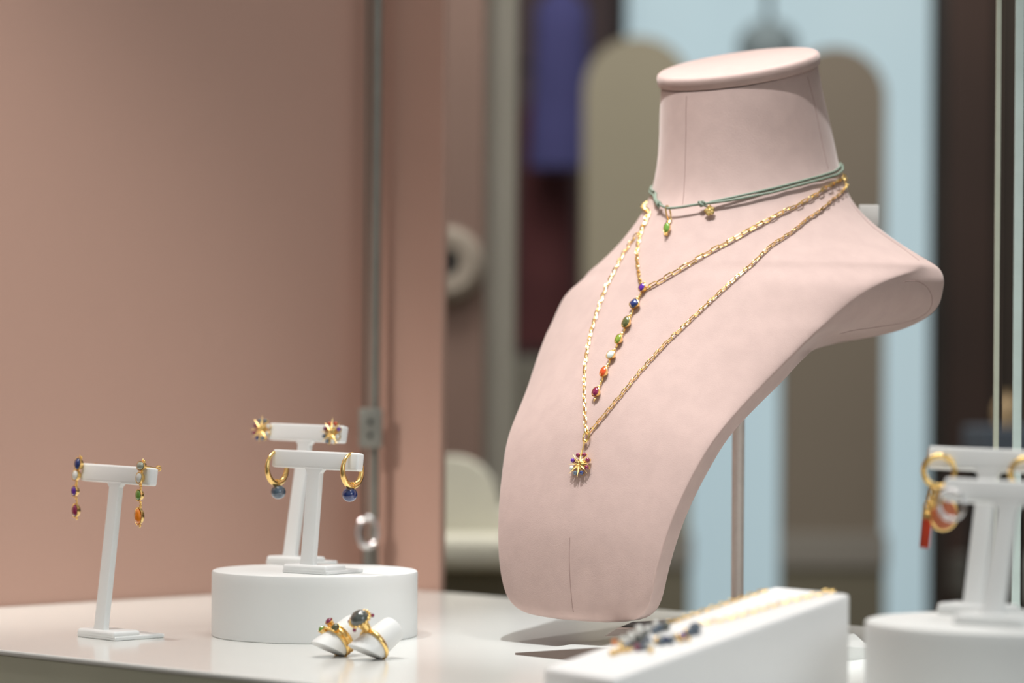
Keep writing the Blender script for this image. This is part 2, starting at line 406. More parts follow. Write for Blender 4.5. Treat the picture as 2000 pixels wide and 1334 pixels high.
for pth in ([(1341, 188), (1340, 215), (1340, 250), (1339, 290), (1338, 330), (1336, 365), (1333, 400)],
            [(1577, 150), (1581, 165), (1588, 190), (1595, 225), (1602, 260), (1609, 295), (1618, 330)],
            [(1662, 396), (1680, 418), (1700, 440), (1722, 457), (1745, 472), (1770, 490), (1795, 509)],
            [(1113, 1050), (1112, 1075), (1112, 1100), (1113, 1125), (1115, 1150), (1117, 1175), (1120, 1195)],
            [(1766, 550), (1788, 547), (1807, 556), (1819, 573), (1821, 591), (1812, 610), (1788, 624), (1752, 633), (1704, 640), (1660, 646), (1640, 652)]):
    P = []
    for x, y in pth:
        p, n = hit(x, y); P.append(p+n*.0)
    P = smoothpts(resample(P, .0025), 3)
    P2 = []
    for p in P:
        q, n, i_, d_ = BV.find_nearest(p); P2.append(q+n*.00004)
    o = MB().tube(P2, .00022, n=6).build('seam', M_seam, torso)
# cap
a_, b_ = .32, .045
nz = Vector((0, 0, 1))+BF*a_+BS*b_; nz.normalize()
cc = bl(0, 0, .3580)
rc = .0528
MB().lathe([(.001, 0), (rc-.0025, 0), (rc-.0006, .0008), (rc, .0022), (rc, .0064), (rc-.0006, .0078), (rc-.0018, .0086), (rc-.004, .0089), (.001, .0089)], cc, frame(nz, BF), n=96).build('neck_cap', M_velvet, bust)
# rod and base
MB().tube([bl(-.002, 0, .0025), bl(-.002, 0, .21)], .0040, n=20).build('support_rod', M_rod, bust)
q = [on(958, 1268), on(1100, 1289), on(1394, 1322), on(1692, 1287)]
front = xy(on(1394, 1320)); le = xy(on(1006, 1279)); ri = xy(on(1700, 1286))
vv = [Vector((front.x, front.y, TZ)), Vector((ri.x, ri.y, TZ)), Vector((.145+.07, 1.60, TZ)), Vector((le.x+.13, le.y+.17, TZ)), Vector((le.x, le.y, TZ))]
hs = [.019, .0060, .006, .005, .0012]
MB().add(vv+[v+Vector((0, 0, h)) for v, h in zip(vv, hs)],
         [(4, 3, 2, 1, 0), (5, 6, 7, 8, 9)]+[(i, (i+1) % 5, 5+(i+1) % 5, 5+i) for i in range(5)]).build('stand_base', M_base, bust, smooth=False)
sb = bpy.data.objects['stand_base']; sb.data.materials.append(M_table)
for p_ in sb.data.polygons:
    if p_.normal.z > .7 or p_.normal.x > .3: p_.material_index = 1
f0, f1, f2, f3 = at(1180, 1259, 1.40), at(1204, 1228, 1.40), at(1330, 1222, 1.42), at(1330, 1262, 1.42)
for f_ in (f0, f3): f_.z = TZ+.0100
MB().prism([f0, f1, f2, f3], (0, 0, 0), (.012, .05, 0)).build('foot_block', M_base, bust, smooth=False, bevel=.0006)

# ------------------------------------------------------------------ chains
def surf_path(px, step=.001, lift=.0009):
    P = [hit(x, y)[0] for x, y in px]; P = smoothpts(resample(P, step), 4); out = []
    for p in P:
        q, n, _, _ = BV.find_nearest(p); out.append((q+n*lift, n))
    return out
def around_back(pr, pl, zb=.292, lift=.0009, n=60):
    """path over the back of the neck from right point pr to left point pl"""
    ax = bl(-.01, 0, 0)
    def ang(p): d = p-ax; return math.atan2(d.dot(BF), d.dot(BS))
    a0, a1 = ang(pr), ang(pl)
    if a1 > a0: a1 -= 2*PI
    out = []
    for k in range(1, n):
        t = k/n; a = a0+(a1-a0)*t; z = TZ+zb+(pr.z-TZ-zb)*math.exp(-9*t)+(pl.z-TZ-zb)*math.exp(-2.6*(1-t))
        c = Vector((ax.x, ax.y, z)); d = BS*math.cos(a)+BF*math.sin(a)
        p, nn, _, _ = BV.ray_cast(c+d*.3, -d)
        if p: out.append((p+nn*lift, nn))
    return out
def chain(path, L, Wd, wire, mb):
    P = [p for p, n in path]; N = [n for p, n in path]
    cum = [0]
    for a, b in zip(P, P[1:]): cum.append(cum[-1]+(b-a).length)
    pitch = L-2.6*wire; cnt = int(cum[-1]/pitch); j = 0
    for i in range(cnt+1):
        d = min(cum[-1]-1e-6, (i+.5)*pitch)
        while j < len(cum)-2 and cum[j+1] < d: j += 1
        t = (d-cum[j])/max(1e-9, cum[j+1]-cum[j]); c = P[j].lerp(P[j+1], t); n = N[j].lerp(N[j+1], t).normalized()
        a = max(0, j-2); b = min(len(P)-1, j+3); T = (P[b]-P[a]).normalized(); n = (n-T*n.dot(T)).normalized(); B = T.cross(n)
        th = math.radians(12+random.uniform(-10, 10)) if i % 2 == 0 else math.radians(78+random.uniform(-12, 12))
        w = B*math.cos(th)+n*math.sin(th); c = c+n*(Wd*.42*abs(math.sin(th))-wire*.3)
        h = L/2-Wd/2; pts = []
        for k in range(7): q = -PI/2+PI*k/6; pts.append(c+T*(h+math.cos(q)*(Wd/2-wire))+w*math.sin(q)*(Wd/2-wire))
        for k in range(7): q = PI/2+PI*k/6; pts.append(c+T*(-h+math.cos(q)*(Wd/2-wire))+w*math.sin(q)*(Wd/2-wire))
        mb.tube(pts, wire, True, 6)
    return mb
# ------------------------------------------------------------------ gems
def bezel(c, n, d, rx, ry, colour, parent, power=2, depth=.0022, dome=.55, root=None, pear=False, ends=True):
    """gold cup with a cabochon; c = back of the cup, n = facing direction, d = long direction"""
    Mx = frame(n, d)
    m = MB(); R = 1.0
    prof = [(.0002, 0), (.70*ry, 0), (.95*ry, depth*.35), (1.08*ry, depth*.8), (1.10*ry, depth), (1.02*ry, depth*1.03), (.93*ry, depth*.93), (.90*ry, depth*.8)]
    m.lathe(prof, c, Mx, 28, sx=rx/ry, power=power)
    if ends:
        for sg in (1, -1):
            e = c+Mx @ Vector((sg*(rx*1.1+.0007), 0, depth*.5))
            m.ball(e, .00065, 8)
    o = m.build('bezel', M_gold, parent)
    gp = [(.92*ry*math.cos(PI/2*k/7)+1e-5, depth*.85+dome*ry*math.sin(PI/2*k/7)) for k in range(8)]
    gm = MB().lathe([(1e-5, depth*.8), (.92*ry, depth*.8)]+gp, c, Mx, 28, sx=rx/ry, power=power)
    if pear:
        for mm in (gm,):
            for v in mm.v:
                l = Mx.transposed() @ (v-c); k = l.x/rx; l.y *= (1-.35*k); v[:] = c+Mx @ l
    gm.build('stone', G[colour], o)
    return o
def star(c, n, up, R, cols, parent, seed=0):
    """gold star with pointed rays and round stones between them"""
    rnd = random.Random(seed); Mx = frame(n, up); nr_ = 8
    m = MB()
    m.lathe([(.0002, 0), (.36*R, 0), (.42*R, .1*R), (.36*R, .24*R), (.2*R, .34*R), (.0002, .38*R)], c, Mx, 24)
    for k in range(nr_):
        a = 2*PI*k/nr_+rnd.uniform(-.06, .06); d = Mx @ Vector((math.cos(a), math.sin(a), 0)); s_ = Mx @ Vector((-math.sin(a), math.cos(a), 0)); nn = Mx @ Vector((0, 0, 1))
        RR = R*rnd.uniform(.95, 1.12); w = .075*R; b = c+nn*.26*R
        pts = [b+d*.12*R+s_*w, b+d*.12*R-s_*w, b+d*.12*R+nn*w*1.4, b+d*RR+nn*.02*R]
        p2 = [b+d*.12*R+s_*w, b+d*.12*R-nn*w, b+d*.12*R-s_*w, b+d*.12*R+nn*w*1.2, b+d*RR]
        m.add(p2, [(0, 1, 4), (1, 2, 4), (2, 3, 4), (3, 0, 4), (0, 3, 2, 1)])
        # small gold cup for each stone
        a2 = a+PI/nr_; d2 = Mx @ Vector((math.cos(a2), math.sin(a2), 0))
        m.lathe([(.0001, 0), (.15*R, .02*R), (.17*R, .14*R), (.12*R, .16*R)], c+d2*.68*R, Mx, 12)
        m.tube([c+d2*.3*R+nn*.08*R, c+d2*.6*R+nn*.08*R], .06*R, n=6)
    m.ball(c+(Mx @ Vector((0, 0, 1)))*.36*R, .17*R, 8)
    o = m.build('star_setting', M_gold, parent, smooth=False)
    for k in range(nr_):
        a2 = 2*PI*(k+.5)/nr_; d2 = Mx @ Vector((math.cos(a2), math.sin(a2), 0)); nn = Mx @ Vector((0, 0, 1))
        MB().ball(c+d2*.68*R+nn*.2*R, .155*R, 10).build('stone', G[cols[k % len(cols)]], o)
    return o

# ------------------------------------------------------------------ choker
P = [hit(x, y) for x, y in [(1640, 322), (1638, 334), (1620, 343), (1580, 353), (1540, 364), (1490, 377), (1440, 390), (1400, 400), (1384, 404)]]
ck = thing('choker_necklace', 'sage green cord choker with gold charms tied around the neck of the bust', 'necklace', B0)
def cordpath(px, lift):
    Q = []
    for i, (x, y) in enumerate(px):
        p, n = hit(x, y); Q.append(p+n*lift[i])
    return smoothpts(resample(Q, .0015), 5)
up_ = cordpath([(1641, 316), (1640, 325), (1628, 336), (1600, 345), (1560, 356), (1510, 369), (1460, 382), (1420, 393), (1388, 402)], [.001]*6+[.002, .003, .0035])
lo_ = cordpath([(1643, 318), (1642, 332), (1630, 344), (1600, 353), (1560, 364), (1510, 378), (1460, 390), (1420, 399), (1384, 405)], [.0022]*6+[.003, .0035, .004])
fr_ = cordpath([(1384, 405), (1360, 410), (1335, 415), (1312, 417), (1302, 411), (1296, 406), (1289, 398), (1284, 388), (1283, 378)], [.004, .005, .005, .005, .0045, .004, .003, .0015, .001])
bk1 = [p for p, n in around_back(up_[0], fr_[-1], .303, .0011)]
bk2 = [p for p, n in around_back(lo_[0], fr_[-1]+Vector((0, 0, -.002)), .301, .0011)]
l2 = cordpath([(1295, 405), (1288, 401), (1283, 393), (1281, 384)], [.003, .003, .002, .001])
m = MB()
m.tube(smoothpts(up_[::-1]+bk1, 3), .00080, n=10)
m.tube(smoothpts(fr_[::-1][::-1]+[], 1), .00082, n=10)
m.tube(smoothpts(lo_[::-1]+bk2+l2[::-1], 3), .00080, n=10)
m.build('cord', M_cord, ck)
def knot(c, d, r, name='knot'):
    Mx = frame(d, (0, 0, 1)); pts = []
    for k in range(40):
        a = 2*PI*k/40; pts.append(c+Mx @ Vector((math.cos(2*a)*(1+.35*math.cos(3*a))*r, math.sin(2*a)*(1+.35*math.cos(3*a))*r, math.sin(3*a)*r*1.2)))
    m = MB().tube(pts, .0007, True, 8)
    m.tube([c+Mx @ Vector((r, 0, r)), c+Mx @ Vector((r*1.5, -r*.4, r*2.4))], .0007, n=8)
    m.tube([c+Mx @ Vector((-r, 0, -r)), c+Mx @ Vector((-r*1.6, -r*.6, -r*2.2))], .0007, n=8)
    return m.build(name, M_cord, ck)
knot(fr_[2], fr_[4]-fr_[0], .0011)
kk = min(fr_, key=lambda p: (p-hit(1297, 406)[0]).length); knot(kk, fr_[-8]-fr_[-14], .0010)
# green pendant on an oval bail
bail = min(fr_, key=lambda p: (p-hit(1310, 417)[0]).length)
gx, gn = hit(1306, 449)
gn = (gn+Vector((-.45, -.35, -.2))*.6).normalized()
top = bail+Vector((0, 0, .0014)); hb = hit(1311, 434); bot = hb[0]+hb[1]*.0016; ax_ = (bot-top)
sd = ax_.cross(gn).normalized()
pts = [(top+bot)/2+ax_*.5*math.cos(a)+(sd*.75+gn*.1)*.0019*math.sin(a) for a in [2*PI*k/24 for k in range(24)]]
bo = MB().tube(pts, .00052, True, 8).build('bail', M_gold, ck)
hb = hit(1307, 450); gc = hb[0]+hb[1]*.0022; gn = (hb[1]+Vector((-.5, -.5, -.1))*.7).normalized()
g_ = bezel(gc-gn*.001, gn, (gc-bot), .0036, .0024, 'green', ck, depth=.0020)
m = MB(); dn = (gc-bot).normalized(); sx_ = dn.cross(gn).normalized()
m.tube([bot, gc-dn*.0036], .0006, n=6)
for a, b in ((.0046, -.0008), (.0046, .0008), (.0058, 0)): m.ball(gc+dn*a+sx_*b, .00065, 8)
m.build('granule_drop', M_gold, ck)
# small flower charm
fc_, fn_ = hit(1386, 404); fcn = (fn_+Vector((-.1, -.6, 0))).normalized()
hb = hit(1388, 418); cp = hb[0]+hb[1]*.003
m = MB(); Mx = frame(fcn, (0, 0, 1))
for k in range(5):
    a = 2*PI*k/5+.3; m.lathe([(.0001, 0), (.0012, 0), (.0013, .0005), (.0009, .0010), (.0001, .0011)], cp+Mx @ Vector((math.cos(a)*.0018, math.sin(a)*.0018, 0)), Mx, 12, sx=1.3, sy=1.3)
m.ball(cp+fcn*.0007, .0010, 8)
m.tube([cp+Vector((0, 0, .0022))+Vector((math.cos(a)*.001, 0, math.sin(a)*.0013)) for a in [2*PI*k/14 for k in range(14)]], .0003, True, 6)
m.build('flower_charm', M_gold, ck)

# ------------------------------------------------------------------ gold necklaces
yn = thing('station_necklace', 'gold link Y necklace with seven coloured stones hanging in a line down the bust', 'necklace', B0)
Yr = [(1647, 340), (1642, 351), (1628, 359), (1608, 370), (1592, 382), (1574, 392), (1555, 404), (1534, 413), (1514, 424), (1494, 435), (1470, 448), (1440, 466), (1410, 482), (1380, 498), (1350, 516), (1320, 534), (1290, 552), (1270, 563), (1264, 566)]
Yl = [(1271, 416), (1267, 426), (1256, 450), (1249, 476), (1246, 500), (1248, 528), (1252, 554), (1255, 560)]
pr_ = surf_path(Yr); pl_ = surf_path(Yl)
chain(pr_, .0066, .0027, .00042, m := MB()); chain(pl_, .0050, .0023, .00042, m); chain(around_back(pr_[0][0], pl_[0][0], .293), .0058, .0025, .00042, m)
m.build('chain', M_gold, yn)
GP = [(1259, 566, 'amethyst', .0024, .0019, 2), (1244, 598, 'sapphire', .0030, .0030, 1.35), (1228, 634, 'olive', .0032, .0023, 2), (1213, 667, 'peridot', .0027, .0019, 2),
      (1198, 698, 'moon', .0024, .0024, 2), (1184, 731, 'carnelian', .0028, .0020, 2), (1169, 770, 'garnet', .0026, .0021, 2)]
cs = [hit(x, y) for x, y, *_ in GP]
m = MB()
for i, (x, y, col, rx, ry, pw) in enumerate(GP):
    p, n = cs[i]; nx = cs[min(6, i+1)][0]; pv = cs[max(0, i-1)][0]; d = (nx-pv).normalized()
    nn = (n+Vector((-.25, -.3, 0))*.8).normalized()
    rx *= 1.18; ry *= 1.18; b = bezel(p+n*.0006, nn, d, rx, ry, col, yn, power=pw, depth=.0030)
    if col == 'sapphire':
        pass
    if i < 6:
        q = nx+cs[i+1][1]*.0015; p1 = p+n*.0015; dd = (q-p1); L_ = dd.length; dd.normalize()
        r1 = rx*1.12+.0009; r2 = GP[i+1][3]*1.12+.0009
        a = p1+dd*r1; e = q-dd*r2
        k_ = max(2, int((e-a).length/.0013))
        for k in range(k_+1):
            cc_ = a.lerp(e, k/k_); w = dd.cross(n).normalized() if k % 2 else n
            m.tube([cc_+dd*.0009*math.cos(t_)+w*.0006*math.sin(t_) for t_ in [2*PI*s/12 for s in range(12)]], .00028, True, 6)
    else:
        m.ball(p+n*.0015+d*(rx*1.1+.0012), .0008, 8); m.ball(p+n*.0015+d*(rx*1.1+.0024), .0005, 8)
m.build('connector_links', M_gold, yn)

ln = thing('star_pendant_necklace', 'long gold chain necklace with a star pendant set with small stones on the lower chest', 'necklace', B0)
Lr = [(1650, 338), (1655, 352), (1653, 362), (1647, 370), (1639, 380), (1626, 390), (1608, 407), (1592, 420), (1574, 431), (1560, 444), (1542, 458), (1524, 470), (1508, 480), (1480, 507), (1460, 526), (1430, 552), (1400, 579), (1370, 607), (1340, 636), (1310, 664), (1280, 696), (1250, 730), (1220, 767), (1204, 786), (1188, 806), (1164, 834), (1154, 846)]
Ll = [(1270, 419), (1265, 433), (1256, 450), (1240, 468), (1220, 498), (1200, 536), (1184, 568), (1168, 612), (1156, 652), (1148, 690), (1144, 720), (1143, 757), (1144, 798), (1145.5, 832), (1148, 846)]
pr_ = surf_path(Lr); pl_ = surf_path(Ll)
m = MB(); chain(pr_, .0048, .0021, .00036, m); chain(pl_, .0044, .0020, .00036, m); chain(around_back(pr_[0][0], pl_[0][0], .290), .0048, .0021, .00036, m)
m.build('chain', M_gold, ln)
p, n = hit(1149, 856)
dn = (hit(1145, 875)[0]-p).normalized(); w = dn.cross(n).normalized()
MB().tube([p+n*.0022+dn*.0036*math.cos(a)+w*.0021*math.sin(a) for a in [2*PI*k/24 for k in range(24)]], .0006, True, 8).build('bail', M_gold, ln)
p2, n2 = hit(1138, 909)
m = MB(); a = hit(1146, 864)[0]+n*.002; b = p2+n2*.0025+(a-p2).normalized()*.0050
m.tube([a, b], .0005, n=6); m.ball(a, .0013, 8); m.build('pendant_loop', M_gold, ln)
star(p2+n2*.0012, (n2+Vector((-.1, -.15, 0))).normalized(), -dn, .0088, ['garnet', 'amethyst', 'moon', 'steelblue', 'sapphire', 'garnet', 'garnet'], ln, 3)

# plastic clip behind the neck
pc = at(1697, 421, 1.60)
o = MB().box(pc, (.013, .002, .014)).build('plastic_tag', mat('clear_tag', (.62, .58, .54), .3, noise=.05), bevel=.0005)
tagit(o, 'small pale plastic tag sticking up behind the right shoulder of the bust', 'tag')
MB()
# ------------------------------------------------------------------ earrings on stand A
def drop(st, items, label, grp, sx):
    T, e1, e2, up, fr = st['T'], st['e1'], st['e2'], st['up'], st['front']
    # bar front face plane: point T + front*bart/2 ; intersect the ray through the first stones
    q = T+fr*(st['bart']/2+.0002)
    def onplane(x, y, off=0):
        d = ray(x, y); k = ((q+fr*off)-CAM).dot(fr)/d.dot(fr); return CAM+d*k
    x0, y0 = items[0][0], items[0][1]
    o = thing('drop_earring', label, 'earring', onplane(x0, y0), grp)
    base = onplane(x0, y0)
    m = MB(); prev = None
    for i, (x, y, col, rx, ry, pear) in enumerate(items):
        d = ray(x, y)
        if i < 2: c = onplane(x, y)
        else:
            fh = Vector((fr.x, fr.y, 0)).normalized(); c0 = onplane(items[1][0], items[1][1])
            k = (c0-CAM).dot(fh)/d.dot(fh); c = CAM+d*k
        bezel(c, fr if i < 2 else Vector((fr.x, fr.y, 0)), (0, 0, -1) if not pear else (0, 0, 1), rx*1.15, ry*1.2, col, o, depth=.0032, pear=pear)
        if prev is not None:
            a = prev; b = c+fr*.0012
            k_ = 3
            for k in range(1, k_+1):
                cc_ = a[0].lerp(b, .5+.12*(k-2)); 
                m.tube([cc_+Vector((0, 0, .0009*math.cos(t_)))+(e1 if k % 2 else fr)*.0006*math.sin(t_) for t_ in [2*PI*s/12 for s in range(12)]], .0003, True, 6)
        prev = (c+fr*.0012,)
    lx = items[-1]; m.ball(c+fr*.0012+Vector((0, 0, -lx[3]*1.1-.0010)), .0007, 8)
    m.tube([base+fr*.0005, base-fr*(st['bart']+.006)], .0004, n=8)
    bk = base-fr*(st['bart']+.0045); m.tube([bk+e1*.0022*math.cos(t_)+Vector((0, 0, .0015*math.sin(t_))) for t_ in [2*PI*s/14 for s in range(14)]], .0005, True, 6)
    m.ball(base+Vector((0, 0, items[0][3]*1.25)), .0008, 8)
    m.build('post_and_links', M_gold, o)
drop(SA, [(159, 907, 'sapphire', .0034, .0026, 0), (154.5, 929, 'pearl', .0029, .0025, 0), (152, 959, 'amethyst', .0028, .0022, 0), (154, 997, 'garnet', .0036, .0024, 1)],
     'gold drop earring with blue, pearl, purple and red stones, on the far left stand', 'multicolour drop earrings', 1)
drop(SA, [(282, 911, 'clear', .0024, .0030, 0), (279, 934, 'pearl', .0029, .0024, 0), (278, 967, 'green', .0029, .0022, 0), (277.5, 1008, 'orange', .0044, .0029, 1)],
     'gold drop earring with pearl, green and orange stones, on the far left stand', 'multicolour drop earrings', 1)

# star studs on stand C
for (x, y, lab, cols, sd_) in ((514, 840, 'gold star stud earring with coloured stones, left end of the rear middle stand', ['steelblue', 'garnet', 'garnet', 'sapphire', 'steelblue', 'pearl', 'pearl'], 5),
                    (651, 846, 'gold star stud earring with coloured stones, right end of the rear middle stand', ['carnelian', 'garnet', 'steelblue', 'steelblue', 'pearl', 'pearl', 'amethyst'], 6)):
    fr = SC['front']; q = SC['T']+fr*(SC['bart']/2+.0003); d = ray(x, y); c = CAM+d*((q-CAM).dot(fr)/d.dot(fr))
    o = thing('star_stud_earring', lab, 'earring', c, 'gold star stud earrings')
    star(c, fr, SC['up'], .0092, cols, o, sd_)
    m = MB().tube([c, c-fr*.0095], .0004, n=8); bk = c-fr*.0085
    m.tube([bk+SC['e1']*.0022*math.cos(t_)+Vector((0, 0, .0017*math.sin(t_))) for t_ in [2*PI*s/14 for s in range(14)]], .0006, True, 6)
    m.build('post', M_gold, o)

# hoops on stand B
for (x, y, bx, by, col, lab) in ((541, 913, 543.5, 961, 'steelblue', 'thick gold hoop earring with grey blue ball drop, left end of the front middle stand'),
                    (688, 918, 683, 966, 'sapphire', 'thick gold hoop earring with deep blue ball drop, right end of the front middle stand')):
    e1, e2, T = SB['e1'], SB['e2'], SB['T']
    # centre lies in the vertical plane through the bar
    d = ray(x, y); k = (T-CAM).dot(e2)/d.dot(e2); c = CAM+d*k
    o = thing('hoop_earring', lab, 'earring', c, 'gold hoops with blue drops')
    R = .0098; n_ = 40; pts = []; rs = []
    for k in range(n_):
        a = 2*PI*k/n_; pts.append(c+e2*math.cos(a)*R*.92+Vector((0, 0, math.sin(a)*R))); rs.append(.0015-.0005*math.sin(a))
    MB().tube(pts, 0, True, 16, rs=rs).build('hoop', M_gold, o)
    bc = at(bx, by, c.y)
    fh = -e2
    b = MB().ball(bc, .0047, 20, None, (1.0, 1.0, .93)).build('ball_drop', G[col], o)
    lt = bc+Vector((0, 0, .0044))
    m = MB().lathe([(.0001, 0), (.0012, 0), (.0009, .0010), (.0003, .0014)], lt-Vector((0, 0, .0004)), None, 12)
    lc = c-Vector((0, 0, R)); m.tube([lc+e1*.0020*math.cos(t_)+Vector((0, 0, .0023*math.sin(t_))) for t_ in [2*PI*s/18 for s in range(18)]], .00045, True, 6)
    m.tube([lt, lc-Vector((0, 0, .0020))], .0004, n=6)
    m.build('link_cap', M_gold, o)

# ------------------------------------------------------------------ right hand earrings
def big_hoop(st, x, y, rp, label):
    T, e1, e2, fr = st['T'], st['e1'], st['e2'], st['front']
    q = T+fr*(st['bart']/2+.002); d = ray(x, y); k = (q-CAM).dot(fr)/d.dot(fr); c = CAM+d*k
    o = thing('charm_hoop_earring', label, 'earring', c, 'gold charm hoops on the right stand')
    R = rp*c.y/F; v1 = Vector((1, -.15, 0)).normalized(); v2 = Vector((0, 0, 1))
    R2 = R-.0014
    MB().tube([c+v1*math.cos(a)*R2+v2*math.sin(a)*R2 for a in [2*PI*k/40 for k in range(40)]], .0014, True, 12).build('hoop', M_gold, o)
    m = MB()
    for a in (3.15, 3.75, 4.2, 4.75, .9, .6): m.ball(c+v1*math.cos(a)*R2+v2*math.sin(a)*R2+fr*.0006, .0013, 10)
    m.build('beads', M_gold, o)
    return o, c, v1, fr
o, c, v1, fr = big_hoop(SD, 1835, 920, 35, 'gold hoop earring with peach disc and red baton charms, on the rear right stand')
dc = at(1842, 1004, c.y-.001)
b = MB().tube([dc+v1*.0068*math.cos(a)+Vector((0, 0, .0078*math.sin(a))) for a in [2*PI*k/36 for k in range(36)]], .0009, True, 10).build('disc_charm', M_gold, o)
MB().lathe([(.0001, -.0006), (.0066, -.0006), (.0066, .0006), (.0001, .0009)], dc, frame(fr, (0, 0, 1)), 36, sx=1.13).build('stone', G['peach'], b)
bt = at(1812, 1014, c.y+.001); bb_ = at(1806, 1070, c.y+.001)
b = MB().lathe([(.0001, 0), (.0022, 0), (.0023, .0004), (.0023, .0038), (.0014, .0046), (.0001, .0046)], bt-Vector((0, 0, .0008)), None, 16).build('baton_charm', M_gold, o)
MB().tube([bt, bb_], .0024, n=18).build('stone', G['coral'], b)
m = MB()
for x, y in ((1822, 962), (1832, 968), (1818, 974), (1828, 980), (1812, 990), (1812, 1000), (1838, 974), (1820, 985)):
    cc_ = at(x, y, c.y); m.tube([cc_+v1*.0014*math.cos(t_)+Vector((0, 0, .0020*math.sin(t_))) for t_ in [2*PI*s/14 for s in range(14)]], .0006, True, 6)
m.build('links', M_gold, o)
big_hoop(SD, 2004, 925, 35, 'gold hoop earring cut off by the right edge, right end of the rear right stand')
T = SE['T']; fr = SE['front']; q = T+fr*.006; d = ray(1858, 986); c = CAM+d*((q-CAM).dot(fr)/d.dot(fr))
o = thing('silver_hoop_earring', 'small polished silver hoop earring on the left end of the front right stand', 'earring', c)
MB().tube([c+SE['e1']*math.cos(a)*.0066+Vector((0, 0, math.sin(a)*.0068)) for a in [2*PI*k/36 for k in range(36)]], .0011, True, 12).build('hoop', M_silver, o)
m = MB()
for a in (2.2, 1.2, 4.3, .9): m.ball(c+SE['e1']*math.cos(a)*.0066+Vector((0, 0, math.sin(a)*.0068))+fr*.0008, .0014, 10)
m.tube([c+Vector((0, 0, .0068)), c+Vector((0, 0, .0068))-fr*.012], .0004, n=6)
m.build('beads', M_silver, o)

# ------------------------------------------------------------------ necklace display wedge
lf = Vector((.0474, 1.120)); ll_ = Vector((.0158, 1.170)); wd = (lf-ll_); ln_ = Vector((-wd.y, wd.x)).normalized()
ln_ = ln_ if ln_.x > 0 else -ln_
WL = .143
hf, hl = lf+ln_*WL, ll_+ln_*WL
zl, zh = .0150, .0503
vs = [Vector((p.x, p.y, TZ)) for p in (ll_, lf, hf, hl)]+[Vector((p.x, p.y, TZ+z)) for p, z in ((ll_, zl), (lf, zl), (hf, zh), (hl, zh))]
m = MB().add(vs, [(0, 3, 2, 1), (4, 5, 6, 7), (0, 1, 5, 4), (1, 2, 6, 5), (2, 3, 7, 6), (3, 0, 4, 7)])
WV = BVHTree.FromPolygons([v.copy() for v in m.v], m.f)
o = m.build('necklace_wedge', M_wedge, None, bevel=.0022, segs=4, angle=20); tagit(o, 'white sloping wedge block in the foreground carrying a beaded necklace', 'display block')
def whit(x, y):
    d = ray(x, y).normalized(); p, n, i, ds = WV.ray_cast(CAM, d); return p
wp0 = vs[4]
wn = (vs[5]-vs[4]).cross(vs[7]-vs[4]).normalized(); wn = wn if wn.z > 0 else -wn
bn = thing('beaded_necklace', 'gold chain necklace with dark grey and pearly beads lying on the white wedge', 'necklace', whit(1300, 1230))
m = MB()
for px in ([(1538, 1143), (1500, 1156), (1450, 1172), (1400, 1189), (1350, 1206), (1318, 1218)], [(1630, 1158), (1590, 1167), (1530, 1182), (1470, 1200), (1420, 1214), (1375, 1222)]):
    P = [whit(x, y) for x, y in px]; P = smoothpts(resample([p for p in P if p], .001), 3)
    chain([(p+wn*.0010, wn) for p in P], .0038, .0018, .0003, m)
for x0, y0 in ((1536, 1142), (1630, 1157)):
    p = whit(x0, y0); 
    if p:
        e = Vector((ln_.x, ln_.y, 0)); P = [p+wn*.0006, p+e*.006+wn*.0022, p+e*.0095+Vector((0, 0, -.003))]
m.build('chain', M_gold, bn)
beads = [(1201, 1254, 4.5, 'orange'), (1213, 1258, 4, 'gold'), (1218, 1250, 6, 'pearl'), (1226, 1262, 6, 'steelblue'), (1234, 1243, 7, 'pearl'), (1236, 1256, 6, 'grey'), (1246, 1264, 6, 'garnet'),
         (1250, 1230, 7.5, 'pearl'), (1250, 1248, 8, 'grey'), (1258, 1262, 6, 'steelblue'), (1262, 1238, 6.5, 'grey'), (1266, 1252, 7, 'steelblue'), (1267, 1229, 6, 'pearl'), (1271, 1262, 6, 'pearl'),
         (1282, 1219, 6, 'pearl'), (1280, 1231, 6, 'steelblue'), (1290, 1226, 6.5, 'steelblue'), (1302, 1222, 7.5, 'grey'), (1306, 1216, 3.5, 'gold'), (1284, 1251, 5.5, 'gold'), (1293, 1252, 6.5, 'steelblue'), (1293, 1244, 5, 'pearl'),
         (1303, 1249, 6.5, 'sapphire'), (1312, 1250, 6, 'steelblue'), (1316, 1243, 5, 'pearl'), (1325, 1243, 4.5, 'gold'), (1335, 1243, 6, 'amethyst'), (1341, 1235, 5, 'gold'), (1349, 1234, 6.5, 'steelblue'), (1360, 1227, 9.5, 'steelblue'),
         (1196, 1275, 4.5, 'gold'), (1204, 1273, 4.5, 'gold'), (1213, 1269, 4.5, 'gold'), (1222, 1270, 4, 'gold'), (1232, 1268, 4, 'gold'), (1272, 1270, 4.5, 'gold'), (1330, 1250, 4.5, 'gold'), (1345, 1248, 4, 'gold')]
bm_ = {}
for x, y, r, col in beads:
    r *= 1.3; d = ray(x, y+r*.9); p = CAM+d*((wp0-CAM).dot(wn)/d.dot(wn))
    rr = r*p.y/F
    bnm = 'gold_bead' if col == 'gold' else 'bead'
    MB().ball(p+wn*rr*.95, rr, 10).build(bnm, M_gold if col == 'gold' else G[col], bn)

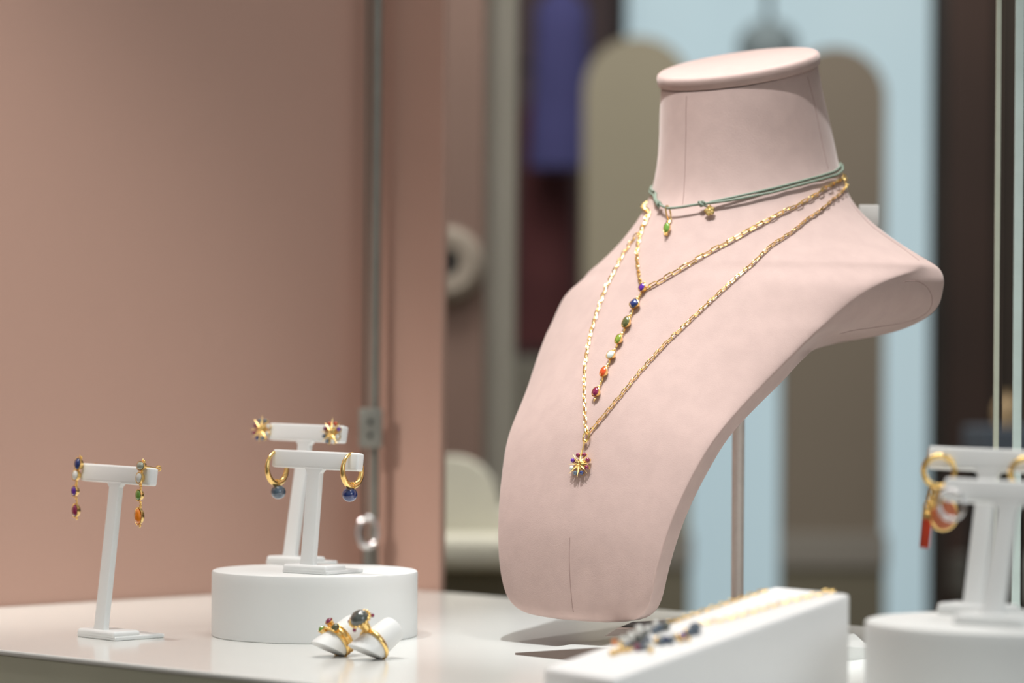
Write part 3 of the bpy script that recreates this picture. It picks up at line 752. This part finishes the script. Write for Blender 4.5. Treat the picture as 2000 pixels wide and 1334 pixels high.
# ------------------------------------------------------------------ ring holders and rings
def clip_cyl(cx_, cy_, ax, r0, r1, L, zcut, tilt):
    pass
def ring_holder(px, py, label):
    A0 = on(px, py)                             # ground contact of the oblique cut
    E = math.radians(31); AZ = math.radians(42)
    ax = Vector((math.cos(E)*math.cos(AZ), math.cos(E)*math.sin(AZ), math.sin(E)))
    o = thing('ring_holder', label, 'ring holder', A0, 'white ring holders')
    Mx = frame(ax, (0, 0, 1))
    r = .0086
    # axis passes above the contact point
    c0 = A0+Vector((-.0050, .0030, .0040))
    me = MB(); Lb, Lt = .030, .0225
    prof = [(.0002, -Lb), (r*1.12, -Lb), (r*1.06, 0), (r*.96, Lt*.6), (r*.90, Lt-.0018), (r*.86, Lt-.0008), (r*.74, Lt), (.0002, Lt+.0002)]
    me.lathe(prof, c0, Mx, 56)
    msh = bpy.data.meshes.new('holder'); msh.from_pydata([v-A0 for v in me.v], [], me.f)
    bm = bmesh.new(); bm.from_mesh(msh)
    pn = Vector((-.36, -.30, -1)).normalized()  # cut plane, lifted at the left
    pco = Vector((.0035, 0, .0))
    g = bmesh.ops.bisect_plane(bm, geom=bm.verts[:]+bm.edges[:]+bm.faces[:], dist=1e-6, plane_co=pco, plane_no=pn, clear_outer=True)
    es = [e for e in bm.edges if len(e.link_faces) == 1]
    f = bmesh.ops.contextual_create(bm, geom=es)
    low = min(v.co.z for v in bm.verts)
    for v in bm.verts: v.co.z -= low
    bmesh.ops.recalc_face_normals(bm, faces=bm.faces[:])
    bm.to_mesh(msh); bm.free(); msh.shade_smooth(); msh.set_sharp_from_angle(angle=math.radians(38)); msh.materials.append(M_matte)
    b = bpy.data.objects.new('holder_body', msh); C.objects.link(b); b.parent = o
    return c0-Vector((0, 0, low)), ax, r, Mx
H1 = ring_holder(662, 1284, 'left white slanted ring holder wearing the ring with three small stones')
H2 = ring_holder(735, 1290, 'right white slanted ring holder wearing the ring with a large grey stone')
def band(c, Mx, R, w, th, mb, taper=.3, ang0=0):
    n = 60; vs = []; pr = 10
    for k in range(n):
        a = 2*PI*k/n; d = Vector((math.cos(a), math.sin(a), 0)); s_ = 1+taper*math.cos(a-ang0)
        for j in range(pr):
            b = 2*PI*j/pr; vs.append(c+Mx @ (d*(R+th/2+math.cos(b)*th/2*s_)+Vector((0, 0, math.sin(b)*w/2*s_))))
    mb.add(vs, [(k*pr+j, k*pr+(j+1) % pr, ((k+1) % n)*pr+(j+1) % pr, ((k+1) % n)*pr+j) for k in range(n) for j in range(pr)])
# ring 2: big grey cabochon
c0, ax, r, Mx = H2
rg = thing('cabochon_ring', 'gold ring with a large round grey cabochon on the right ring holder', 'ring', c0+ax*.006)
rcn = c0+ax*.0055
ut = Mx @ Vector((1, 0, 0)); upd = (ut+Mx @ Vector((0, .25, 0))).normalized()
band(rcn, Mx, r*1.02, .0026, .0016, m := MB(), .25); m.build('band', M_gold, rg)
hd = rcn+ut*(r*1.02+.0040)+Mx @ Vector((0, .0022, 0))+Vector((-.0042, 0, .0034))
hn = (ut*.75+Vector((-.25, -.55, .30))).normalized(); Mh = frame(hn, (1, 0, 0))
m = MB(); m.lathe([(.0002, -.0032), (.0020, -.0032), (.0036, -.0012), (.0052, 0), (.0058, .0008), (.0052, .0012)], hd, Mh, 28)
for k in range(16):
    a = 2*PI*k/16; m.ball(hd+Mh @ Vector((math.cos(a)*.0060, math.sin(a)*.0060, .0006)), .0010, 8)
m.tube([rcn+ut*(r*1.03)+ax*.0003, hd-hn*.0024], 0, n=14, rs=[.0022, .0034]); s_ = m.build('setting', M_gold, rg)
MB().lathe([(.0055*math.cos(PI/2*k/10)+1e-5, .0006+.0048*math.sin(PI/2*k/10)) for k in range(11)], hd, Mh, 32).build('stone', G['grey'], s_)
for a in (.15, 2.9, 4.2): MB().ball(hd+Mh @ Vector((math.cos(a)*.0072, math.sin(a)*.0072, -.0006)), .0012, 8).build('side_stone', G['garnet'], s_)
# ring 1: three small stones on a triple band
c0, ax, r, Mx = H1
rg = thing('three_stone_ring', 'gold ring with green, red and olive stones on the left ring holder', 'ring', c0+ax*.006)
rcn = c0+ax*.0065
m = MB()
for off in (-.0028, -.0002, .0024): band(rcn+ax*off, Mx, r*1.03, .0011, .0012, m, .1)
band(rcn, Mx, r*1.01, .0052, .0007, m, 0)
m.build('band', M_gold, rg)
ut = Mx @ Vector((1, 0, 0)); vt = Mx @ Vector((0, 1, 0))
tops = [(-.0044, -.30, 'green', .0024), (.0005, -.05, 'garnet', .0024), (-.0008, .45, 'olive', .0027)]
m = MB()
for k in range(9):
    a = -.5+k*.13; m.ball(rcn-ax*.0036+(ut*math.cos(a)+vt*math.sin(a))*(r*1.03+.0022), .00075, 8)
m.build('granules', M_gold, rg)
for off, a, col, rr in tops:
    d = (ut*math.cos(a)+vt*math.sin(a)); lift = .0028 if col == 'garnet' else .0010
    MB().tube([rcn+ax*off+d*r*.98, rcn+ax*off+d*(r*1.03+lift+.0004)], .0021, n=10).build('stone_post', M_gold, rg)
    bezel(rcn+ax*off+d*(r*1.03+lift), (d+Vector((-.2, -.4, 0))*.5).normalized(), ax, rr, rr*.85, col, rg, depth=.0016, ends=False, dome=.8)

# ------------------------------------------------------------------ glass panes standing on the back right edge
M_glass = mat('pane_glass', (1, 1, 1), .02, trans=1, ior=1.01, spec=.2)
M_gedge = mat('ground_glass_edge', (.42, .43, .34), .35, noise=.1, nscale=40)
M_gedge2 = mat('ground_glass_edge_pale', (.50, .58, .54), .3, noise=.1, nscale=40)
for px, wdt, mm, lab, sh in ((1946, .0030, M_gedge, 'clear glass pane whose thin beige edge stands left of the other, near the right border', 0), (1987, .0052, M_gedge2, 'clear glass pane with a wider pale green edge, nearest the right border', 0)):
    u = (px-1000)/F
    k = (u*ra.y-ra.x)/(dr.x-u*dr.y); e = ra+dr*k
    o = thing('glass_panel', lab, 'glass panel', (e.x, e.y, TZ), 'clear glass panes')
    g0 = Vector((e.x, e.y, 0)); D = Vector((.80, .60, 0)); nn = Vector((.60, -.80, 0))
    MB().prism([g0+D*.002, g0+D*.30, g0+D*.30+nn*.003, g0+D*.002+nn*.003], (0, 0, TZ), (0, 0, TZ+.8)).build('pane', M_glass, o, smooth=False)
    MB().prism([g0-Vector((wdt/2, 0, 0)), g0+Vector((wdt/2, 0, 0)), g0+Vector((wdt/2, .003, 0)), g0+Vector((-wdt/2, .003, 0))], (0, 0, TZ), (0, 0, TZ+.8)).build('pane_edge', mm, o, smooth=False)

# ------------------------------------------------------------------ blurred shop interior
def arch(px0, px1, py, Y, th, m_, label, grp, name='arched_panel'):
    a = at(px0, py, Y); b = at(px1, py, Y); r = (b.x-a.x)/2; cx_ = (a.x+b.x)/2; zt = at((px0+px1)/2, py, Y).z
    pts = [Vector((a.x, Y, 0)), Vector((b.x, Y, 0))]
    for k in range(0, 25):
        t_ = PI*k/24; pts.append(Vector((cx_+r*math.cos(t_), Y, zt-r+r*math.sin(t_))))
    o = thing(name, label, 'panel', (cx_, Y, 0), grp)
    MB().prism(pts, (0, 0, 0), (0, th, 0)).build('board', m_, o, smooth=False)
    MB().box((cx_, Y-.01, .30), (2*r+.004, .02, .60)).build('lower_board', M_dk2, o, smooth=False)
    MB().box((cx_, Y-.015, .62), (2*r+.01, .03, .07)).build('reflection_band', M_lt, o, smooth=False, bevel=.004)  # pale reflection across the background, built as a lighter strip
M_taupe = mat('taupe_board', (.30, .27, .20), .85, noise=.06, nscale=3)
M_taupe2 = mat('taupe_board_dark', (.22, .185, .145), .85, noise=.06, nscale=3)
M_dk2 = mat('dark_olive', (.20, .18, .13), .8, noise=.2, nscale=3)
M_lt = mat('grey_reflection', (.27, .25, .22), .8, noise=.1, nscale=3)  # grey of the reflected band on the arched boards
arch(1142, 1352, 72, 5.0, .04, M_taupe, 'tall beige arched board blurred behind the left side of the bust', 'arched boards in the shop')
arch(1532, 1732, 92, 5.0, .04, M_taupe2, 'tall brown arched board blurred behind the right side of the bust neck', 'arched boards in the shop')
c = at(1500, 92, 5.9)
t = thing('pendant_lamp', 'round grey hanging lamp between the two arched boards', 'lamp', c)
MB().ball(c, .075, 20, None, (1, 1, .9)).build('lamp_shade', mat('lamp_grey', (.34, .42, .45), .5, noise=.1), t)
MB().tube([c+Vector((0, 0, .07)), c+Vector((0, 0, 1.1))], .008, n=8).build('lamp_cord', M_black, t)
# dark cabinet on the right
a = at(1818, 0, 4.72).x
t = thing('dark_cabinet', 'dark brown tall cabinet filling the right side of the background', 'cabinet', (a+.6, 4.66, 0))
MB().box((a+.6, 4.66, 1.35), (1.2, .12, 2.7)).build('cabinet_carcass', M_dark, t, smooth=False)
for k, (x0, x1) in enumerate(((.012, .10), (.115, .24), (.255, .42))):
    MB().box((a+(x0+x1)/2, 4.592, 1.5), (x1-x0, .016, 2.2)).build('cabinet_door', mat('door_brown', (.028+.01*(k == 0), .018, .012), .5, noise=.4, nscale=2), t, smooth=False, bevel=.003)
MB().box((a+.3, 4.45, .60), (.56, .3, .07)).build('cabinet_reflection', mat('cabinet_reflection', (.13, .13, .12), .7, noise=.1), t, smooth=False)  # same pale reflection carried on here as a grey box
c = at(1968, 800, 3.2)
o = MB().lathe([(.001, 0), (.016, 0), (.018, .02), (.015, .03), (.008, .038), (.009, .045), (.001, .045)], (c.x, c.y, .882), n=24).build('tan_vase', mat('tan', (.40, .28, .15), .6, noise=.1)); tagit(o, 'small tan vase blurred beyond the glass edges', 'vase')
t = thing('side_table', 'low blue grey side table under the tan vase', 'table', (c.x, c.y, 0))
MB().box((c.x+.02, c.y, .861), (.13, .16, .04)).build('table_top', mat('bluegrey', (.08, .10, .13), .7, noise=.2), t, smooth=False, bevel=.005)
for sx_ in (-.03, .07):
    for sy in (-.06, .06): MB().box((c.x+sx_, c.y+sy, .42), (.02, .02, .84)).build('table_leg', M_black, t, smooth=False)
# left: mauve panel, column, ring, garments, chair
a, b = at(800, 0, 3.0).x, at(950, 0, 3.0).x
o = MB().box(((a+b)/2, 3.02, 1.3), (b-a, .04, 2.6)).build('mauve_panel', mat('mauve', (.24, .155, .125), .8, noise=.08, nscale=3), smooth=False, bevel=.004); tagit(o, 'dull mauve upright panel right of the pink corner', 'panel')
c = at(868, 505, 2.9)
t = thing('wall_ring', 'round beige disc with a dark centre fixed to the mauve panel', 'wall ornament', (c.x, 2.99, c.z))
Mw = frame((0, -1, 0), (1, 0, 0))
MB().lathe([(.013, 0), (.040, 0), (.046, .006), (.046, .016), (.036, .024), (.018, .022), (.013, .012)], (c.x, 2.998, c.z), Mw, 36, sx=1).build('rim', mat('beige_ring', (.33, .28, .23), .7, noise=.05), t)
MB().lathe([(.001, 0), (.014, 0), (.014, .018), (.001, .018)], (c.x, 2.997, c.z), Mw, 24).build('dark_centre', M_black, t)
c = at(968, 400, 3.1); 
t = thing('round_column', 'pale grey round column left of the dark hanging clothes', 'column', (c.x, 3.12, 0))
MB().lathe([(.027, .06), (.027, 2.5)], (c.x, 3.13, 0), n=32).build('shaft', mat('column_grey', (.50, .47, .40), .55, noise=.06, nscale=4), t)
MB().lathe([(.032, 0), (.032, .05), (.028, .06)], (c.x, 3.13, 0), n=32).build('plinth', mat('column_base', (.2, .2, .17), .7, noise=.1), t)
# garments on a rail
def garment(px0, px1, py0, py1, Y, m_, label):
    a = at(px0, py0, Y); b = at(px1, py1, Y); w = b.x-a.x; cx_ = (a.x+b.x)/2
    t = thing('hanging_coat', label, 'coat', (cx_, Y, a.z), 'clothes on the rail')
    rows = []; n = 30
    prof = [(0, .22, .02), (.04, .62, .05), (.10, .92, .07), (.25, .95, .08), (.6, 1.0, .09), (1, 1.08, .10)]
    vs = []
    for h, ws, dp in prof:
        for k in range(n):
            th = 2*PI*k/n; fold = 1+.10*math.sin(5*th+h*3)*h
            vs.append(Vector((cx_+math.cos(th)*w/2*ws*fold, Y+math.sin(th)*dp*.6*fold, a.z+(b.z-a.z)*h)))
    fs = [(i*n+k, i*n+(k+1) % n, (i+1)*n+(k+1) % n, (i+1)*n+k) for i in range(len(prof)-1) for k in range(n)]+[tuple(range(n)), tuple((len(prof)-1)*n+k for k in range(n))]
    MB().add(vs, fs).build('coat_body', m_, t)
    MB().tube([Vector((cx_, Y, a.z)), Vector((cx_, Y, a.z+.05)), Vector((cx_, Y-.02, a.z+.065)), Vector((cx_, Y-.035, a.z+.05))], .004, n=6).build('hanger_hook', M_black, t)
garment(1040, 1150, -20, 330, 5.6, mat('navy_cloth', (.07, .07, .21), .9, noise=.2, nscale=5), 'navy blue garment hanging high behind the grey column')
garment(1010, 1120, 180, 680, 5.8, mat('maroon_cloth', (.12, .035, .038), .9, noise=.3, nscale=5), 'dark maroon coat hanging below the navy garment')
a = at(995, 0, 6.2).x; b = at(1225, 0, 6.2).x
o = MB().box(((a+b)/2, 6.25, 1.5), (b-a, .06, 3.0)).build('dark_screen', mat('dark_screen', (.10, .068, .072), .8, noise=.3, nscale=2), smooth=False); tagit(o, 'dark brown upright screen behind the hanging clothes', 'screen')
a = at(990, 700, 5.2)
o = MB().box((a.x+.14, 5.25, a.z/2), (.30, .3, a.z)).build('grey_counter', mat('grey_counter', (.15, .14, .115), .8, noise=.1), smooth=False, bevel=.01); tagit(o, 'olive grey counter below the hanging clothes', 'counter')
t = thing('clothes_rail', 'black clothes rail carrying the navy and maroon garments', 'clothes rail', (at(1215, 0, 5.6).x, 5.6, 0))
xr = at(1215, 0, 5.6).x
MB().tube([(xr, 5.6, 0), (xr, 5.6, 2.1)], .01, n=8).build('upright', M_black, t)
for n_, yy in (('hanging_coat', 5.6), ('hanging_coat.001', 5.8)):
    zz = bpy.data.objects[n_].location.z+.062
    MB().tube([(xr, yy, zz), (bpy.data.objects[n_].location.x-.12, yy, zz)], .006, n=8).build('rail_bar', M_black, t)
MB().tube([(xr, 5.8, 0), (xr, 5.8, 2.1)], .01, n=8).build('upright', M_black, t)
# cream armchair
Yc = 2.75
t = thing('cream_armchair', 'cream rounded armchair blurred between the pink panel and the bust', 'armchair', (at(905, 1000, Yc).x, Yc, 0))
M_cream = mat('cream_fabric', (.66, .64, .54), .9, noise=.05, nscale=20)
c = at(895, 985, Yc); zt = at(900, 892, Yc).z; zb = at(900, 1098, Yc).z
m = MB(); w = .055
pts = [Vector((c.x-w*1.2, Yc, zb)), Vector((at(1030, 0, Yc).x, Yc, zb)), Vector((at(1030, 0, Yc).x, Yc, at(0, 1010, Yc).z)), Vector((at(985, 0, Yc).x, Yc, at(0, 985, Yc).z))]
ztop = zt; cx_ = at(893, 0, Yc).x; rx = at(982, 0, Yc).x-cx_
for k in range(0, 13):
    t_ = PI/2*k/12; pts.append(Vector((cx_+rx*math.cos(t_), Yc, at(0, 985, Yc).z+(ztop-at(0, 985, Yc).z)*math.sin(t_))))
pts.append(Vector((c.x-w*1.2, Yc, ztop)))
m.prism(pts, (0, -.05, 0), (0, .07, 0)).build('backrest', M_cream, t, bevel=.012, segs=3)
MB().box((at(960, 0, Yc).x, Yc-.09, (zb+at(0, 1030, Yc).z)/2), (.19, .12, at(0, 1030, Yc).z-zb)).build('seat', M_cream, t, bevel=.012)
MB().box((at(940, 0, Yc).x, Yc-.02, zb-.10), (.16, .12, .20)).build('plinth', M_dk2, t, smooth=False, bevel=.004)
for sx_ in (-.07, .07): MB().box((at(940, 0, Yc).x+sx_, Yc-.02, (zb-.19)/2), (.02, .02, zb-.19)).build('leg', M_dk2, t, smooth=False)
